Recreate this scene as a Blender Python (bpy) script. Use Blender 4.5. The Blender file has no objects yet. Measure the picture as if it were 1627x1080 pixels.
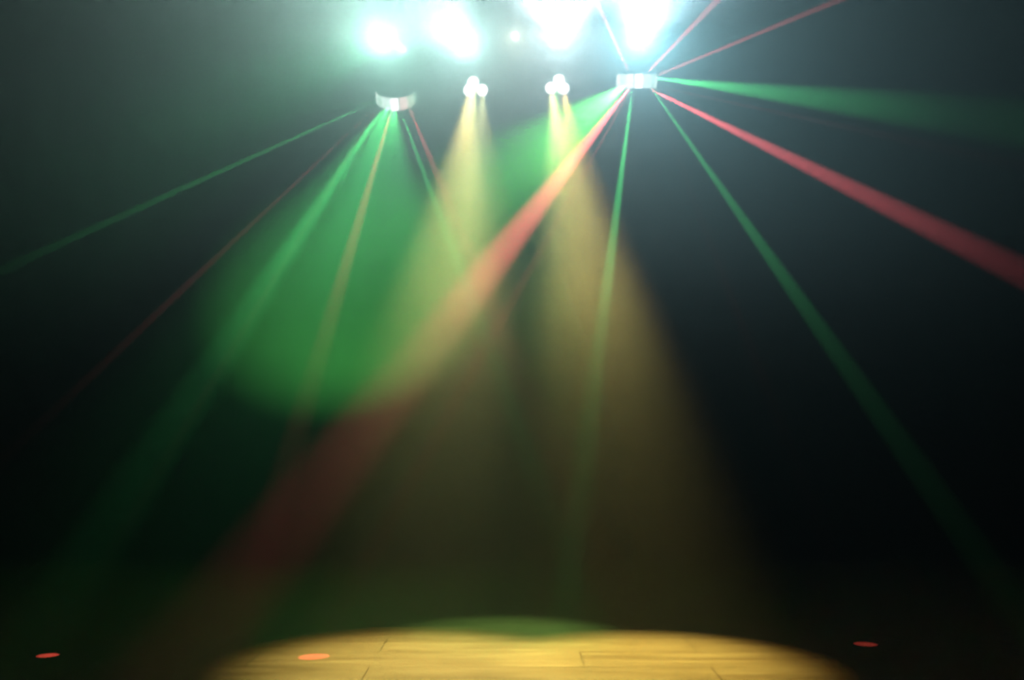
import bpy, bmesh, math, random
from mathutils import Vector, Matrix
random.seed(4)
S = bpy.context.scene
COL = S.collection
R = math.radians
F = 1582.0                       # focal length in pixels of the 1627 px wide frame
CAM_Z = 1.5
PITCH = math.atan((704 - 540) / F)

# ------------------------------------------------------------------ camera, world, exposure
cd = bpy.data.cameras.new('camera')
cam = bpy.data.objects.new('camera', cd)
COL.objects.link(cam)
cam.location = (0, 0, CAM_Z)
cam.rotation_euler = (R(90) + PITCH, 0, 0)
cd.sensor_width = 36
cd.lens = 36 * F / 1627
cd.clip_start = 0.05
cd.dof.use_dof = True
cd.dof.focus_distance = 3.9
cd.dof.aperture_fstop = 2.0
S.camera = cam
S.view_settings.view_transform = 'Standard'
S.view_settings.look = 'None'
S.view_settings.gamma = 1
S.view_settings.exposure = 0
S.view_settings.use_curve_mapping = False
w = bpy.data.worlds.new('world')
S.world = w
w.use_nodes = True
w.node_tree.nodes['Background'].inputs[0].default_value = (0, 0, 0, 1)
w.node_tree.nodes['Background'].inputs[1].default_value = 0
c = S.cycles
c.max_bounces = 3
c.diffuse_bounces = 0
c.glossy_bounces = 2
c.transmission_bounces = 2
c.volume_bounces = 0
c.use_denoising = True
try:
    c.denoiser = 'OPENIMAGEDENOISE'
    c.denoising_prefilter = 'ACCURATE'
    c.denoising_input_passes = 'RGB'
except Exception:
    pass
c.use_adaptive_sampling = False
c.sample_clamp_direct = 0
c.sample_clamp_indirect = 4
c.use_light_tree = True

FWD = Vector((0, math.cos(PITCH), math.sin(PITCH)))
UP = Vector((0, -math.sin(PITCH), math.cos(PITCH)))
CAM = Vector((0, 0, CAM_Z))


def ray(px, py):
    return Vector(((px - 813.5) / F, 0, 0)) + UP * ((540 - py) / F) + FWD


def at(px, py, Y):               # the point of the place seen at a pixel, Y metres into the room
    d = ray(px, py)
    return CAM + d * (Y / d.y)


def ground(px, py):              # the point of the floor seen at a pixel
    d = ray(px, py)
    return CAM + d * (-CAM_Z / d.z)


HAZE_LOBES = ((0.08, 0.84), (0.27, 0.2))      # density, forward lean
HAZE_PROFILE = ((0, 0.085), (0.22, 0.11), (0.34, 0.19), (0.42, 0.34), (0.5, 0.62), (0.6, 0.96), (0.72, 0.95), (0.85, 0.78), (1, 0.65))
YB = 9.0                          # the row of fixtures
WALL_Y = 13.0
CEIL = 6.6

# light fields: name, source, target, full cone angle (deg), blend, colour, power, width scale
LAMPS = []                        # filled below, linked at the end of the light section


def spot(name, src, dst, ang, blend, col, watts, sx=1.0, sy=1.0, roll=0.0, soft=0.012):
    ld = bpy.data.lights.new(name, 'SPOT')
    ld.spot_size = R(ang)
    ld.spot_blend = blend
    ld.color = col
    ld.energy = watts
    ld.shadow_soft_size = soft
    o = bpy.data.objects.new(name, ld)
    COL.objects.link(o)
    o.location = src
    q = (Vector(dst) - Vector(src)).to_track_quat('-Z', 'Y')
    o.rotation_euler = (q.to_matrix() @ Matrix.Rotation(R(roll), 3, 'Z')).to_euler()
    o.scale = (sx, sy, 1)
    return o


GREEN = (0.13, 1.0, 0.25)
RED = (1.0, 0.11, 0.13)
BLUEWHITE = (0.72, 0.88, 1.0)

# the four bright blue-white heads: each throws a wide fan up and sideways and a weaker glow to the front
P_HEAD = [(622, 72), (743, 75), (888, 69), (1013, 72)]
HEAD_AIM = [(-0.80, -0.40, 0.42), (-0.60, -0.45, 0.55), (0.0, -0.45, 0.8), (0.15, -0.45, 0.8)]
HEAD_LIGHT = [  # fan colour, watts; front glow colour, watts
    ((0.66, 0.90, 0.92), 1000, (0.30, 1.0, 0.62), 80),
    (BLUEWHITE, 1000, (0.35, 1.0, 0.66), 80),
    (BLUEWHITE, 1000, (0.5, 0.95, 0.9), 80),
    ((0.62, 0.85, 1.0), 1000, (0.38, 0.78, 1.0), 80)]
for (px, py), d, (c1, w1, c2, w2) in zip(P_HEAD, HEAD_AIM, HEAD_LIGHT):
    p = at(px, py, YB - 0.02)
    v = Vector(d).normalized()
    spot('head_fan', p + v * 0.06, p + v * 3, 140, 1.0, c1, w1, soft=0.03)
    spot('head_glow', p + v * 0.06, p + Vector((0, -3, -0.6)), 110, 1.0, c2, w2, soft=0.03)
# fill spots added at the heads to widen and tint the glow in the haze
GLOW_FILL = [(0, (-1, -0.35, 0.0), 110, (0.3, 1, 0.6), 1000), (3, (1, -0.35, 0.0), 110, (0.4, 0.8, 1), 1000),
         (2, (-0.8, -0.4, 0.45), 120, (0.8, 0.93, 1), 1000), (2, (0.8, -0.4, 0.45), 120, (0.8, 0.93, 1), 1000)]
for k, d, ang, colr, wt in GLOW_FILL:
    p = at(*P_HEAD[k], YB - 0.04)
    v = Vector(d).normalized()
    spot('glow_fill', p + v * 0.02, p + v * 3, ang, 1.0, colr, wt, soft=0.03)
# the small warm pin lamp
p = at(818.5, 57, YB)
spot('pin_beam', p + Vector((0, -0.05, -0.01)), p + Vector((0, -3, -1.5)), 30, 1.0, (1, 0.9, 0.6), 6, soft=0.01)

# wash lamps: three lenses each
P_WASH = [[(752, 130), (745.5, 143), (766, 143)], [(888, 127), (875.5, 139.5), (895, 140)]]
WASH = [
    [((655, 1054), 29, (0.92, 1.0, 0.48), 620), ((650, 1046), 31, (1.0, 0.60, 0.12), 200), ((770, 1058), 28, (0.92, 1.0, 0.48), 520)],
    [((805, 1010), 25, (0.45, 1.0, 0.35), 300), ((1015, 1050), 28, (0.95, 1.0, 0.36), 620), ((1045, 1050), 28, (1.0, 0.66, 0.14), 330)],
]
for pts, lamps in zip(P_WASH, WASH):
    for (px, py), (tg, ang, colr, wt) in zip(pts, lamps):
        p = at(px, py, YB - 0.13)
        g = ground(*tg)
        d = (g - p).normalized()
        spot('wash_beam', p + d * 0.04, g, ang, 1.0, colr, wt * 5, soft=0.025)

# effect lamps: narrow red and green beams from the faceted drums.
# down: where the beam passes on its way to the floor in front of the stage; side: a point of the row's depth
BEAMS = [
    # src px, dst px, kind / depth, angle, blend, colour, watts
    # right-hand drum
    ((1001, 138), (216, 1150), 'down', 5.2, 0.35, RED, 30000),
    ((1030, 140), (1640, 440), 8.4, 4.8, 0.35, RED, 26000),
    ((1000, 118), (945, -5), 8.6, 4.0, 0.5, RED, 9000),
    ((1026, 118), (1145, -5), 8.6, 4.6, 0.5, RED, 9000),
    ((1034, 124), (1345, -5), 8.6, 2.2, 0.5, RED, 7000),
    ((1040, 137), (1640, 265), 8.8, 2.2, 0.6, RED, 7000),
    ((1005, 140), (874, 1150), 'down', 1.9, 0.6, GREEN, 16000),
    ((1036, 142), (1744, 1150), 'down', 2.2, 0.6, GREEN, 11000),
    ((1040, 124), (1640, 197), 9.4, 9, 0.6, GREEN, 20000),
    ((995, 134), (603, 444), WALL_Y, 33.5, 1.0, GREEN, 9000),
    # left-hand drum
    ((603, 158), (100, 385), 8.6, 1.7, 0.6, GREEN, 7000),
    ((606, 162), (60, 215), 8.8, 8, 0.8, GREEN, 2500),
    ((602, 166), (290, 460), 8.2, 1.5, 0.5, RED, 7000),
    ((612, 166), (-34, 1150), 'down', 4.0, 0.7, GREEN, 7000),
    ((624, 168), (336, 1150), 'down', 2.5, 0.5, RED, 7000),
    ((634, 169), (1000, 1150), 'down', 2.0, 0.8, GREEN, 5000),
    ((648, 166), (1060, 1150), 'down', 3.0, 0.8, RED, 5000),
    ((626, 168), (523, 1150), 'down', 24, 0.9, GREEN, 2200),
    ((618, 168), (120, 1150), 'down', 22, 0.9, GREEN, 1500),
]
for s, t, ty, ang, bl, colr, wt in BEAMS:
    a = at(s[0], s[1], YB - 0.24)
    bl = max(bl, 0.8)
    ang *= 1.08
    if ty == 'down':
        t = (s[0] + (t[0] - s[0]) * 1.3, s[1] + (t[1] - s[1]) * 1.3)
        ang *= 0.82
    spot('effect_beam', a, ground(*t) if ty == 'down' else at(t[0], t[1], ty), ang, bl, colr, wt, soft=0.01)
# thin red rays that end as small red dots on the floor
for s, t, ang, wt in [((606, 160), (76, 1041), 1.5, 900), ((1003, 140), (499, 1043), 2.1, 1400),
                      ((1034, 140), (1375, 1023), 1.9, 500), ((1008, 140), (905, 1035), 1.2, 300)]:
    spot('dot_beam', at(s[0], s[1], YB - 0.24), ground(*t), ang, 0.3, (1, 0.05, 0.06), wt, soft=0.004)


# BEGIN LEVELS  measured colour and dimmer level of every lamp, in the order the lamps are made above
LEVELS = [
    (0.620, 1.000, 0.850, 0.275),
    (0.484, 1.000, 0.821, 2.704),
    (0.720, 0.950, 1.000, 0.692),
    (0.598, 1.000, 0.948, 2.509),
    (0.780, 0.930, 1.000, 2.278),
    (0.720, 0.950, 1.000, 2.413),
    (0.580, 0.860, 1.000, 1.736),
    (0.380, 0.850, 1.000, 4.179),
    (0.250, 1.000, 0.500, 3.602),
    (0.000, 0.000, 0.000, 0.000),
    (0.800, 0.930, 1.000, 0.528),
    (0.800, 0.930, 1.000, 0.576),
    (1.000, 0.900, 0.600, 4.774),
    (1.000, 1.000, 0.380, 0.666),
    (1.000, 0.580, 0.130, 0.901),
    (1.000, 1.000, 0.400, 0.270),
    (0.400, 1.000, 0.300, 0.536),
    (1.000, 0.980, 0.300, 0.698),
    (1.000, 0.640, 0.150, 0.872),
    (1.000, 0.130, 0.160, 0.834),
    (1.000, 0.130, 0.160, 1.913),
    (1.000, 0.143, 0.171, 2.733),
    (1.000, 0.130, 0.160, 2.727),
    (1.000, 0.130, 0.160, 8.005),
    (1.000, 0.130, 0.160, 0.653),
    (0.100, 1.000, 0.250, 1.195),
    (0.100, 1.000, 0.250, 0.785),
    (0.100, 1.000, 0.250, 0.841),
    (0.140, 1.000, 0.150, 1.512),
    (0.100, 1.000, 0.250, 4.392),
    (0.150, 1.000, 0.250, 0.130),
    (1.000, 0.130, 0.160, 1.296),
    (0.100, 1.000, 0.250, 0.889),
    (1.000, 0.130, 0.160, 1.045),
    (0.100, 1.000, 0.250, 1.221),
    (1.000, 0.120, 0.160, 0.612),
    (0.100, 1.000, 0.250, 0.240),
    (0.100, 1.000, 0.250, 0.523),
    (1.000, 0.130, 0.160, 2.912),
    (1.000, 0.130, 0.160, 4.602),
    (1.000, 0.130, 0.160, 1.354),
    (1.000, 0.130, 0.160, 1.427),
]
for o, (r_, g_, b_, k_) in zip([o for o in COL.objects if o.type == 'LIGHT'], LEVELS):
    o.data.color = (r_, g_, b_)
    o.data.energy *= k_
    if k_ < 1e-3:
        bpy.data.objects.remove(o)
# END LEVELS

# ------------------------------------------------------------------ materials
def mat(name, base=(0.5, 0.5, 0.5), rough=0.5, metal=0.0, emit=None, strength=0.0, noise=0.0, scale=20):
    m = bpy.data.materials.new(name)
    m.use_nodes = True
    nt = m.node_tree
    b = nt.nodes['Principled BSDF']
    b.inputs['Base Color'].default_value = (*base, 1)
    b.inputs['Roughness'].default_value = rough
    b.inputs['Metallic'].default_value = metal
    if emit:
        b.inputs['Emission Color'].default_value = (*emit, 1)
        b.inputs['Emission Strength'].default_value = strength
        m.cycles.emission_sampling = 'NONE'
    if noise:
        tc = nt.nodes.new('ShaderNodeTexCoord')
        n = nt.nodes.new('ShaderNodeTexNoise')
        n.inputs['Scale'].default_value = scale
        n.inputs['Detail'].default_value = 6
        r = nt.nodes.new('ShaderNodeValToRGB')
        r.color_ramp.elements[0].color = (*[v * (1 - noise) for v in base], 1)
        r.color_ramp.elements[1].color = (*[min(1, v * (1 + noise)) for v in base], 1)
        nt.links.new(tc.outputs['Object'], n.inputs['Vector'])
        nt.links.new(n.outputs['Fac'], r.inputs['Fac'])
        nt.links.new(r.outputs['Color'], b.inputs['Base Color'])
    return m


def floor_mat():
    m = bpy.data.materials.new('stage_boards')
    m.use_nodes = True
    nt = m.node_tree
    b = nt.nodes['Principled BSDF']
    N, K = nt.nodes.new, nt.links.new
    tc = N('ShaderNodeTexCoord')
    br = N('ShaderNodeTexBrick')
    br.offset = 0.37
    br.inputs['Color1'].default_value = (0.66, 0.50, 0.28, 1)
    br.inputs['Color2'].default_value = (0.60, 0.45, 0.25, 1)
    br.inputs['Mortar'].default_value = (0.26, 0.19, 0.10, 1)
    br.inputs['Scale'].default_value = 1
    br.inputs['Mortar Size'].default_value = 0.006
    br.inputs['Mortar Smooth'].default_value = 0.3
    br.inputs['Brick Width'].default_value = 2.3
    br.inputs['Row Height'].default_value = 0.5
    sh = N('ShaderNodeMapping')
    sh.inputs['Location'].default_value = (0.96, 0.1, 0)
    K(tc.outputs['Object'], sh.inputs['Vector'])
    K(sh.outputs['Vector'], br.inputs['Vector'])
    mp = N('ShaderNodeMapping')
    mp.inputs['Scale'].default_value = (0.6, 5.0, 1)
    K(tc.outputs['Object'], mp.inputs['Vector'])
    n = N('ShaderNodeTexNoise')
    n.inputs['Scale'].default_value = 1.6
    n.inputs['Detail'].default_value = 8
    n.inputs['Roughness'].default_value = 0.65
    K(mp.outputs['Vector'], n.inputs['Vector'])
    cr = N('ShaderNodeValToRGB')
    cr.color_ramp.elements[0].position = 0.3
    cr.color_ramp.elements[0].color = (0.58, 0.50, 0.40, 1)
    cr.color_ramp.elements[1].position = 0.72
    cr.color_ramp.elements[1].color = (1.35, 1.33, 1.28, 1)
    K(n.outputs['Fac'], cr.inputs['Fac'])
    mx = N('ShaderNodeMix')
    mx.data_type = 'RGBA'
    mx.blend_type = 'MULTIPLY'
    mx.inputs['Factor'].default_value = 1
    K(br.outputs['Color'], mx.inputs[6])
    K(cr.outputs['Color'], mx.inputs[7])
    K(mx.outputs[2], b.inputs['Base Color'])
    b.inputs['Roughness'].default_value = 0.5
    bp = N('ShaderNodeBump')
    bp.inputs['Strength'].default_value = 0.25
    bp.inputs['Distance'].default_value = 0.01
    K(n.outputs['Fac'], bp.inputs['Height'])
    K(bp.outputs['Normal'], b.inputs['Normal'])
    return m


M_FLOOR = floor_mat()
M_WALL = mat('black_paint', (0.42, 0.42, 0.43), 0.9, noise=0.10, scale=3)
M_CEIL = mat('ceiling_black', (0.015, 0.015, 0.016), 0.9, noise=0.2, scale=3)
M_BODY = mat('black_metal', (0.05, 0.05, 0.055), 0.45, 0.3, noise=0.2, scale=40)
M_DOME = mat('lamp_tinted_metal', (0.30, 0.40, 0.46), 0.5, 0.2)  # dark cover; the blue light of the lamps above is put into its colour
M_STEEL = mat('steel', (0.62, 0.64, 0.66), 0.35, 0.8)
M_RIM = mat('pale_metal', (0.5, 0.52, 0.5), 0.4, 0.4)


def glow(name, colr, s):
    return mat(name, (0.8, 0.8, 0.8), 0.3, emit=colr, strength=s)


# ------------------------------------------------------------------ mesh helpers
def obj(name, bm, m, parent=None, smooth=True):
    me = bpy.data.meshes.new(name)
    bmesh.ops.recalc_face_normals(bm, faces=bm.faces)
    bm.to_mesh(me)
    bm.free()
    me.materials.append(m)
    if smooth:
        for p_ in me.polygons:
            p_.use_smooth = True
        try:
            me.set_sharp_from_angle(angle=R(35))
        except Exception:
            pass
    o = bpy.data.objects.new(name, me)
    COL.objects.link(o)
    if parent:
        o.parent = parent
    return o


def thing(name, label, cat, loc, rot=(0, 0, 0), group=None):
    o = bpy.data.objects.new(name, None)
    COL.objects.link(o)
    o.empty_display_size = 0.1
    o.location = loc
    o.rotation_euler = rot
    o['label'] = label
    o['category'] = cat
    if group:
        o['group'] = group
    return o


def box(bm, x0, x1, y0, y1, z0, z1, M=None):
    v = [bm.verts.new((x, y, z)) for x in (x0, x1) for y in (y0, y1) for z in (z0, z1)]
    for f in ((0, 1, 3, 2), (4, 6, 7, 5), (0, 4, 5, 1), (2, 3, 7, 6), (0, 2, 6, 4), (1, 5, 7, 3)):
        bm.faces.new([v[i] for i in f])
    if M is not None:
        bmesh.ops.transform(bm, matrix=M, verts=v)
    return v


def lathe(bm, prof, n=40, M=None, a0=0.0, a1=2 * math.pi, cap=False):
    """profile of (radius, height) turned about +Z, then moved by M"""
    full = abs(a1 - a0 - 2 * math.pi) < 1e-6
    k = n if full else n + 1
    rings = []
    allv = []
    for r, z in prof:
        if r < 1e-6:
            v = bm.verts.new((0, 0, z))
            rings.append([v] * k)
            allv.append(v)
        else:
            ring = [bm.verts.new((r * math.cos(a0 + (a1 - a0) * i / n), r * math.sin(a0 + (a1 - a0) * i / n), z)) for i in range(k)]
            rings.append(ring)
            allv += ring
    for A, B in zip(rings, rings[1:]):
        for i in range(n):
            j = (i + 1) % k
            q = []
            for v in (A[i], A[j], B[j], B[i]):
                if v not in q:
                    q.append(v)
            if len(q) > 2:
                try:
                    bm.faces.new(q)
                except ValueError:
                    pass
    if M is not None:
        bmesh.ops.transform(bm, matrix=M, verts=allv)
    return allv


def rod(bm, a, b, r, n=12):
    a, b = Vector(a), Vector(b)
    d = b - a
    M = Matrix.Translation(a) @ d.to_track_quat('Z', 'Y').to_matrix().to_4x4()
    lathe(bm, [(0, 0), (r, 0), (r, d.length), (0, d.length)], n, M)


def aimM(pos, d):
    return Matrix.Translation(Vector(pos)) @ Vector(d).to_track_quat('Z', 'Y').to_matrix().to_4x4()


# ------------------------------------------------------------------ the room
def slab(name, x0, x1, y0, y1, z0, z1, m):
    bm = bmesh.new()
    box(bm, x0, x1, y0, y1, z0, z1)
    o = obj(name, bm, m, smooth=False)
    o['kind'] = 'structure'
    return o


XW = 8.0
slab('floor', -XW, XW, -3, WALL_Y, -0.1, 0, M_FLOOR)
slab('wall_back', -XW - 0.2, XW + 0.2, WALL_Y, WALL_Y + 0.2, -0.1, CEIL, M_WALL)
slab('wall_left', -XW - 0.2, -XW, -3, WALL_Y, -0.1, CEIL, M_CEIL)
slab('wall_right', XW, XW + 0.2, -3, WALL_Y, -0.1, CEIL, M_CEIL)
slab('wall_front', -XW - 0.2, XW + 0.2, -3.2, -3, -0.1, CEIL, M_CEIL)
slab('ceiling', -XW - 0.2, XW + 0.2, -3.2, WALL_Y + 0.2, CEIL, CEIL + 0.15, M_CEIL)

# ------------------------------------------------------------------ the pipe that carries the lamps
PZ = at(813, -50, YB).z
PY = YB + 0.16
t = thing('lighting_pipe', 'long black pipe across the stage that carries the row of lamps', 'pipe', (0, PY, PZ))
bm = bmesh.new()
rod(bm, (-1.9, 0, 0), (1.9, 0, 0), 0.025, 20)
obj('pipe', bm, M_BODY, t)
for x in (-1.5, 1.5):
    bm = bmesh.new()
    rod(bm, (x, 0, 0.02), (x, 0, CEIL - PZ), 0.008)
    obj('hanger', bm, M_STEEL, t)


def hang(t, loc, y_local, z_from, k=None):
    """drop stem and clamp from the pipe down to a fixture; the lower fixtures hang from the bracket of the lamp above (k)"""
    bm = bmesh.new()
    if k is not None:
        top = at(*P_HEAD[k], YB) + Vector((0, PY - YB, -0.133))
        rod(bm, (0, y_local, z_from), top - loc, 0.009, 14)
        obj('stem', bm, M_STEEL, t)
        return
    rod(bm, (0, y_local, z_from), (0, y_local, PZ - loc.z - 0.03), 0.009, 14)
    obj('stem', bm, M_STEEL, t)
    bm = bmesh.new()
    lathe(bm, [(0.028, -0.03), (0.04, -0.03), (0.04, 0.03), (0.028, 0.03), (0.028, -0.03)], 20,
          Matrix.Translation((0, PY - loc.y, PZ - loc.z)) @ Matrix.Rotation(R(90), 4, 'Y'))
    obj('clamp', bm, M_BODY, t)


# ------------------------------------------------------------------ faceted effect lamps
def drum(label, px, py, tilt, above, lens):
    loc = at(px, py, YB)
    t = thing('effect_light', label, 'stage light', loc, group=None)
    Rr, H, n = 0.192, 0.128, len(lens)
    T = Matrix.Rotation(tilt, 4, 'X')         # leans the drum forward
    # half drum, flat behind: facets run over the front 180 degrees
    bm = bmesh.new()
    lathe(bm, [(0, H / 2 + 0.030), (0.07, H / 2 + 0.028), (0.13, H / 2 + 0.018), (Rr - 0.014, H / 2 + 0.006), (Rr - 0.004, H / 2), (Rr - 0.02, H / 2 - 0.004), (0, H / 2 - 0.004)], 48, T)
    obj('top_cover', bm, M_DOME, t)
    bm = bmesh.new()
    lathe(bm, [(0, -H / 2), (Rr - 0.02, -H / 2), (Rr - 0.022, 0), (Rr - 0.02, H / 2 - 0.004), (0, H / 2 - 0.004)], 48, T)
    obj('body', bm, M_BODY, t)
    for i, (colr, s) in enumerate(lens):
        a = math.pi + math.pi * (i + 0.5) / n
        half = math.pi / n / 2 * 0.84
        bm = bmesh.new()
        rows = [(-H / 2, 0.93), (-H / 2 + 0.012, 0.985), (0, 1.0), (H / 2 - 0.012, 0.985), (H / 2, 0.93)]
        cols = 7
        g = []
        for z, k in rows:
            line = []
            for j in range(cols):
                u = -1 + 2 * j / (cols - 1)
                rr = Rr * k * (0.985 + 0.02 * (1 - u * u))
                aa = a + half * u
                line.append(bm.verts.new((rr * math.cos(aa), rr * math.sin(aa), z)))
            g.append(line)
        for p0, p1 in zip(g, g[1:]):
            for j in range(cols - 1):
                bm.faces.new((p0[j], p0[j + 1], p1[j + 1], p1[j]))
        r = bmesh.ops.extrude_face_region(bm, geom=list(bm.faces))
        vs = [v for v in r['geom'] if isinstance(v, bmesh.types.BMVert)]
        for v in vs:
            v.co.x *= 0.90
            v.co.y *= 0.90
        bmesh.ops.transform(bm, matrix=T, verts=bm.verts)
        o = obj('lens', bm, glow('drum_lens', colr, s * 3.2), t)
    # yoke from the sides up to the stem
    bm = bmesh.new()
    for sx in (-1, 1):
        rod(bm, (sx * 0.165, 0.06, 0.0), (sx * 0.165, 0.11, 0.17), 0.008)
    rod(bm, (-0.165, 0.11, 0.17), (0.165, 0.11, 0.17), 0.008)
    obj('yoke', bm, M_RIM, t)
    hang(t, loc, 0.11, 0.17, above)
    return t


drum('curved stage light with a bowed row of glowing lenses, leftmost and lowest of the lamps', 630, 152, R(45), 0,
     [((0.80, 0.95, 0.86), 0.85), ((0.66, 0.92, 0.74), 0.7), ((0.85, 1.0, 0.92), 0.85), ((1, 1, 0.97), 1.8),
      ((1, 0.66, 0.62), 0.9), ((0.72, 0.85, 0.62), 0.62), ((0.45, 0.72, 0.54), 0.5)])
drum('straight stage light with a flat row of glowing lenses, throwing two wide red beams', 1011, 129, R(20), 3,
     [((1, 0.96, 0.90), 0.9), ((0.78, 0.95, 0.84), 0.8), ((1, 0.97, 0.9), 1.0), ((1, 1, 1), 1.9),
      ((0.84, 0.96, 0.88), 0.8), ((0.66, 0.88, 0.74), 0.7), ((0.9, 1.0, 0.86), 0.85)])


# ------------------------------------------------------------------ three-lens wash lamps
def wash(label, pts, grp):
    cx = sum(p_[0] for p_ in pts) / 3
    cy = sum(p_[1] for p_ in pts) / 3
    loc = at(cx, cy, YB)
    t = thing('wash_light', label, 'stage light', loc)
    d = Vector((0, -1, -0.45)).normalized()
    for px, py in pts:
        c0 = at(px, py, YB - 0.10) - loc
        bm = bmesh.new()
        lathe(bm, [(0, -0.10), (0.036, -0.10), (0.044, -0.08), (0.047, -0.01), (0.053, 0.0), (0.055, 0.008), (0.050, 0.008), (0.046, -0.004), (0, -0.004)], 32, aimM(c0, d))
        b_ = obj('barrel', bm, M_RIM, t)
        bm = bmesh.new()
        lathe(bm, [(0.049, -0.004), (0.0505, 0.006), (0.044, 0.016), (0.028, 0.023), (0.0, 0.026)], 32, aimM(c0, d))
        obj('lens', bm, glow('wash_lens', (1, 1, 0.94), 12), b_)
    bm = bmesh.new()
    lathe(bm, [(0, -0.15), (0.06, -0.15), (0.085, -0.12), (0.085, -0.085), (0, -0.085)], 32, aimM(at(cx, cy, YB - 0.10) - loc, d))
    obj('housing', bm, M_BODY, t)
    bm = bmesh.new()
    for sx in (-1, 1):
        rod(bm, (sx * 0.095, 0.0, 0.0), (sx * 0.095, 0.05, 0.15), 0.007)
        rod(bm, (sx * 0.078, 0.0, 0.0), (sx * 0.105, 0.0, 0.0), 0.014)
    rod(bm, (-0.095, 0.05, 0.15), (0.095, 0.05, 0.15), 0.007)
    obj('yoke', bm, M_RIM, t)
    hang(t, loc, 0.05, 0.15, grp)
    return t


wash('left one of the two lamps with three round white lenses, shining down', P_WASH[0], 1)
wash('right one of the two lamps with three round white lenses, shining down', P_WASH[1], 2)


# ------------------------------------------------------------------ bright upward heads
def head(label, px, py, d, strength):
    loc = at(px, py, YB)
    v = Vector(d).normalized()
    t = thing('flood_light', label, 'stage light', loc)
    bm = bmesh.new()
    lathe(bm, [(0, -0.14), (0.04, -0.14), (0.055, -0.12), (0.06, -0.02), (0.072, 0.02), (0.075, 0.035), (0.068, 0.035), (0.064, 0.015), (0, 0.015)], 36, aimM((0, 0, 0), v))
    obj('body', bm, M_RIM, t)
    bm = bmesh.new()
    lathe(bm, [(0.066, 0.016), (0.067, 0.028), (0.055, 0.038), (0.03, 0.046), (0, 0.048)], 36, aimM((0, 0, 0), v))
    obj('lens', bm, glow('flood_lens', (0.95, 0.98, 1), strength), t)
    bm = bmesh.new()
    rod(bm, (0, 0, 0), (0.0, 0.05, -0.10), 0.012)
    rod(bm, (0, 0.05, -0.10), (0.0, PY - loc.y, -0.10), 0.010)
    rod(bm, (0, PY - loc.y, -0.13), (0.0, PY - loc.y, -0.09), 0.013)
    obj('bracket', bm, M_RIM, t)
    bm = bmesh.new()
    lathe(bm, [(0, -0.022), (0.014, -0.02), (0.02, 0), (0.014, 0.02), (0, 0.022)], 20, Matrix.Translation((0.06, -0.0, -0.09)))
    rod(bm, (0.06, 0, -0.09), (0, 0.05, -0.09), 0.006)
    obj('knob', bm, M_STEEL, t)
    hang(t, loc, PY - loc.y, -0.10)
    return t


HL = ['blinding white lamp tilted up to the left, above the bowed effect light',
      'blinding white lamp above the left three-lens lamp',
      'largest blinding white glare, the lamp above the right three-lens lamp',
      'blinding white lamp directly above the straight effect light at the right end']
for (px, py), d, l in zip(P_HEAD, HEAD_AIM, HL):
    head(l, px, py, d, 12)

# ------------------------------------------------------------------ small pin lamp between the heads
loc = at(818.5, 57, YB)
t = thing('pin_light', 'tiny warm round lamp in the middle between the big white glares', 'stage light', loc)
d = Vector((0, -1, -0.3)).normalized()
bm = bmesh.new()
lathe(bm, [(0, -0.09), (0.022, -0.09), (0.028, -0.07), (0.030, 0.0), (0.034, 0.006), (0.034, 0.01), (0.029, 0.01), (0, 0.002)], 28, aimM((0, 0, 0), d))
obj('body', bm, M_RIM, t)
bm = bmesh.new()
lathe(bm, [(0.0285, 0.008), (0.02, 0.018), (0, 0.022)], 24, aimM((0, 0, 0), d))
obj('lens', bm, glow('pin_lens', (1, 0.97, 0.84), 25), t)
hang(t, loc, 0.06, 0.0)

# ------------------------------------------------------------------ haze that fills the room
bm = bmesh.new()
box(bm, -XW + 0.01, XW - 0.01, -2.9, WALL_Y - 0.03, 0.005, CEIL - 0.01)
hm = bpy.data.materials.new('haze')
hm.use_nodes = True
nt = hm.node_tree
nt.nodes.clear()
out = nt.nodes.new('ShaderNodeOutputMaterial')
add = nt.nodes.new('ShaderNodeAddShader')
tc = nt.nodes.new('ShaderNodeTexCoord')
sep = nt.nodes.new('ShaderNodeSeparateXYZ')
nt.links.new(tc.outputs['Object'], sep.inputs[0])
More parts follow.
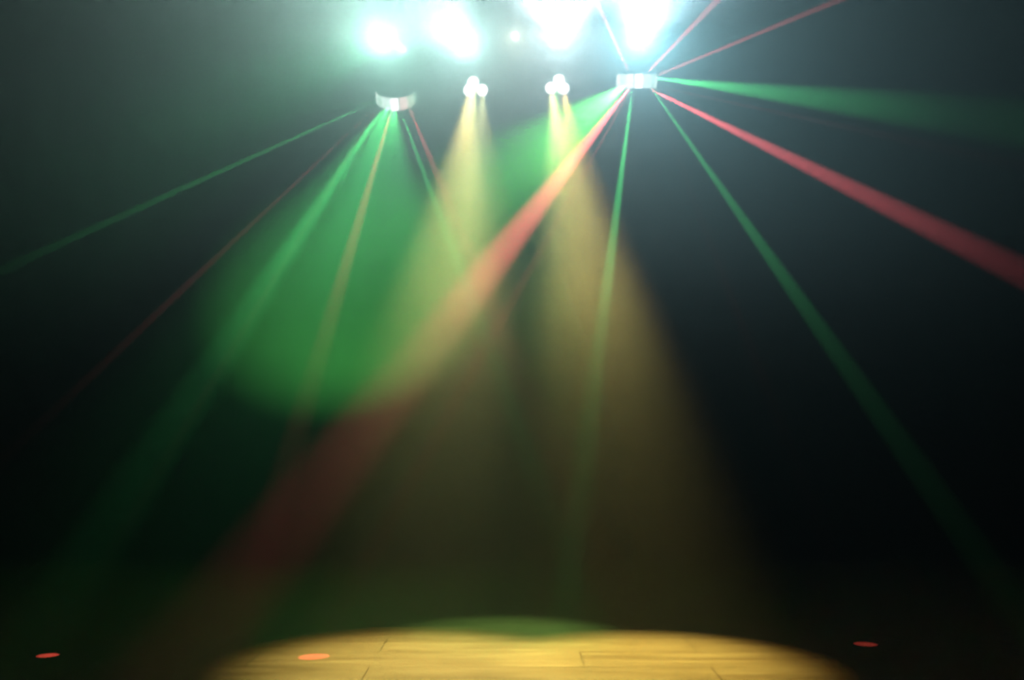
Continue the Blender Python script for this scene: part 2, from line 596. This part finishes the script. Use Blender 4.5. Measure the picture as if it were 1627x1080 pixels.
# the smoke hangs under the ceiling and thins out towards the floor
mr = nt.nodes.new('ShaderNodeMapRange')
mr.inputs['From Min'].default_value = 0
mr.inputs['From Max'].default_value = 5
nt.links.new(sep.outputs['Z'], mr.inputs['Value'])
fc = nt.nodes.new('ShaderNodeFloatCurve')
cv = fc.mapping.curves[0]
cv.points[0].location = (0, HAZE_PROFILE[0][1])
cv.points[1].location = (1, HAZE_PROFILE[-1][1])
for x, y in HAZE_PROFILE[1:-1]:
    cv.points.new(x, y)
fc.mapping.update()
nt.links.new(mr.outputs[0], fc.inputs['Value'])
# and towards the sides
ab = nt.nodes.new('ShaderNodeMath')
ab.operation = 'ABSOLUTE'
nt.links.new(sep.outputs['X'], ab.inputs[0])
mx = nt.nodes.new('ShaderNodeMapRange')
mx.interpolation_type = 'SMOOTHSTEP'
mx.inputs['From Min'].default_value = 0.8
mx.inputs['From Max'].default_value = 4.5
mx.inputs['To Min'].default_value = 1.0
mx.inputs['To Max'].default_value = 0.05
nt.links.new(ab.outputs[0], mx.inputs['Value'])
# and towards the audience
my = nt.nodes.new('ShaderNodeMapRange')
my.interpolation_type = 'SMOOTHSTEP'
my.inputs['From Min'].default_value = 0.5
my.inputs['From Max'].default_value = 7.0
my.inputs['To Min'].default_value = 0.12
my.inputs['To Max'].default_value = 1.0
nt.links.new(sep.outputs['Y'], my.inputs['Value'])
pm = nt.nodes.new('ShaderNodeMath')
pm.operation = 'MULTIPLY'
nt.links.new(mx.outputs[0], pm.inputs[0])
nt.links.new(my.outputs[0], pm.inputs[1])
prod = nt.nodes.new('ShaderNodeMath')
prod.operation = 'MULTIPLY'
nt.links.new(fc.outputs[0], prod.inputs[0])
nt.links.new(pm.outputs[0], prod.inputs[1])
for k, (dens, g) in enumerate(HAZE_LOBES):
    sc = nt.nodes.new('ShaderNodeVolumeScatter')
    sc.inputs['Color'].default_value = (0.95, 0.96, 0.95, 1)
    mu = nt.nodes.new('ShaderNodeMath')
    mu.operation = 'MULTIPLY'
    mu.inputs[1].default_value = dens
    nt.links.new(prod.outputs[0], mu.inputs[0])
    nt.links.new(mu.outputs[0], sc.inputs['Density'])
    sc.inputs['Anisotropy'].default_value = g
    nt.links.new(sc.outputs[0], add.inputs[k])
nt.links.new(add.outputs[0], out.inputs['Volume'])
hz = obj('haze', bm, hm, smooth=False)
hz['kind'] = 'stuff'
hz['label'] = 'thin smoke haze filling the whole stage and showing the light beams'
hz['category'] = 'haze'
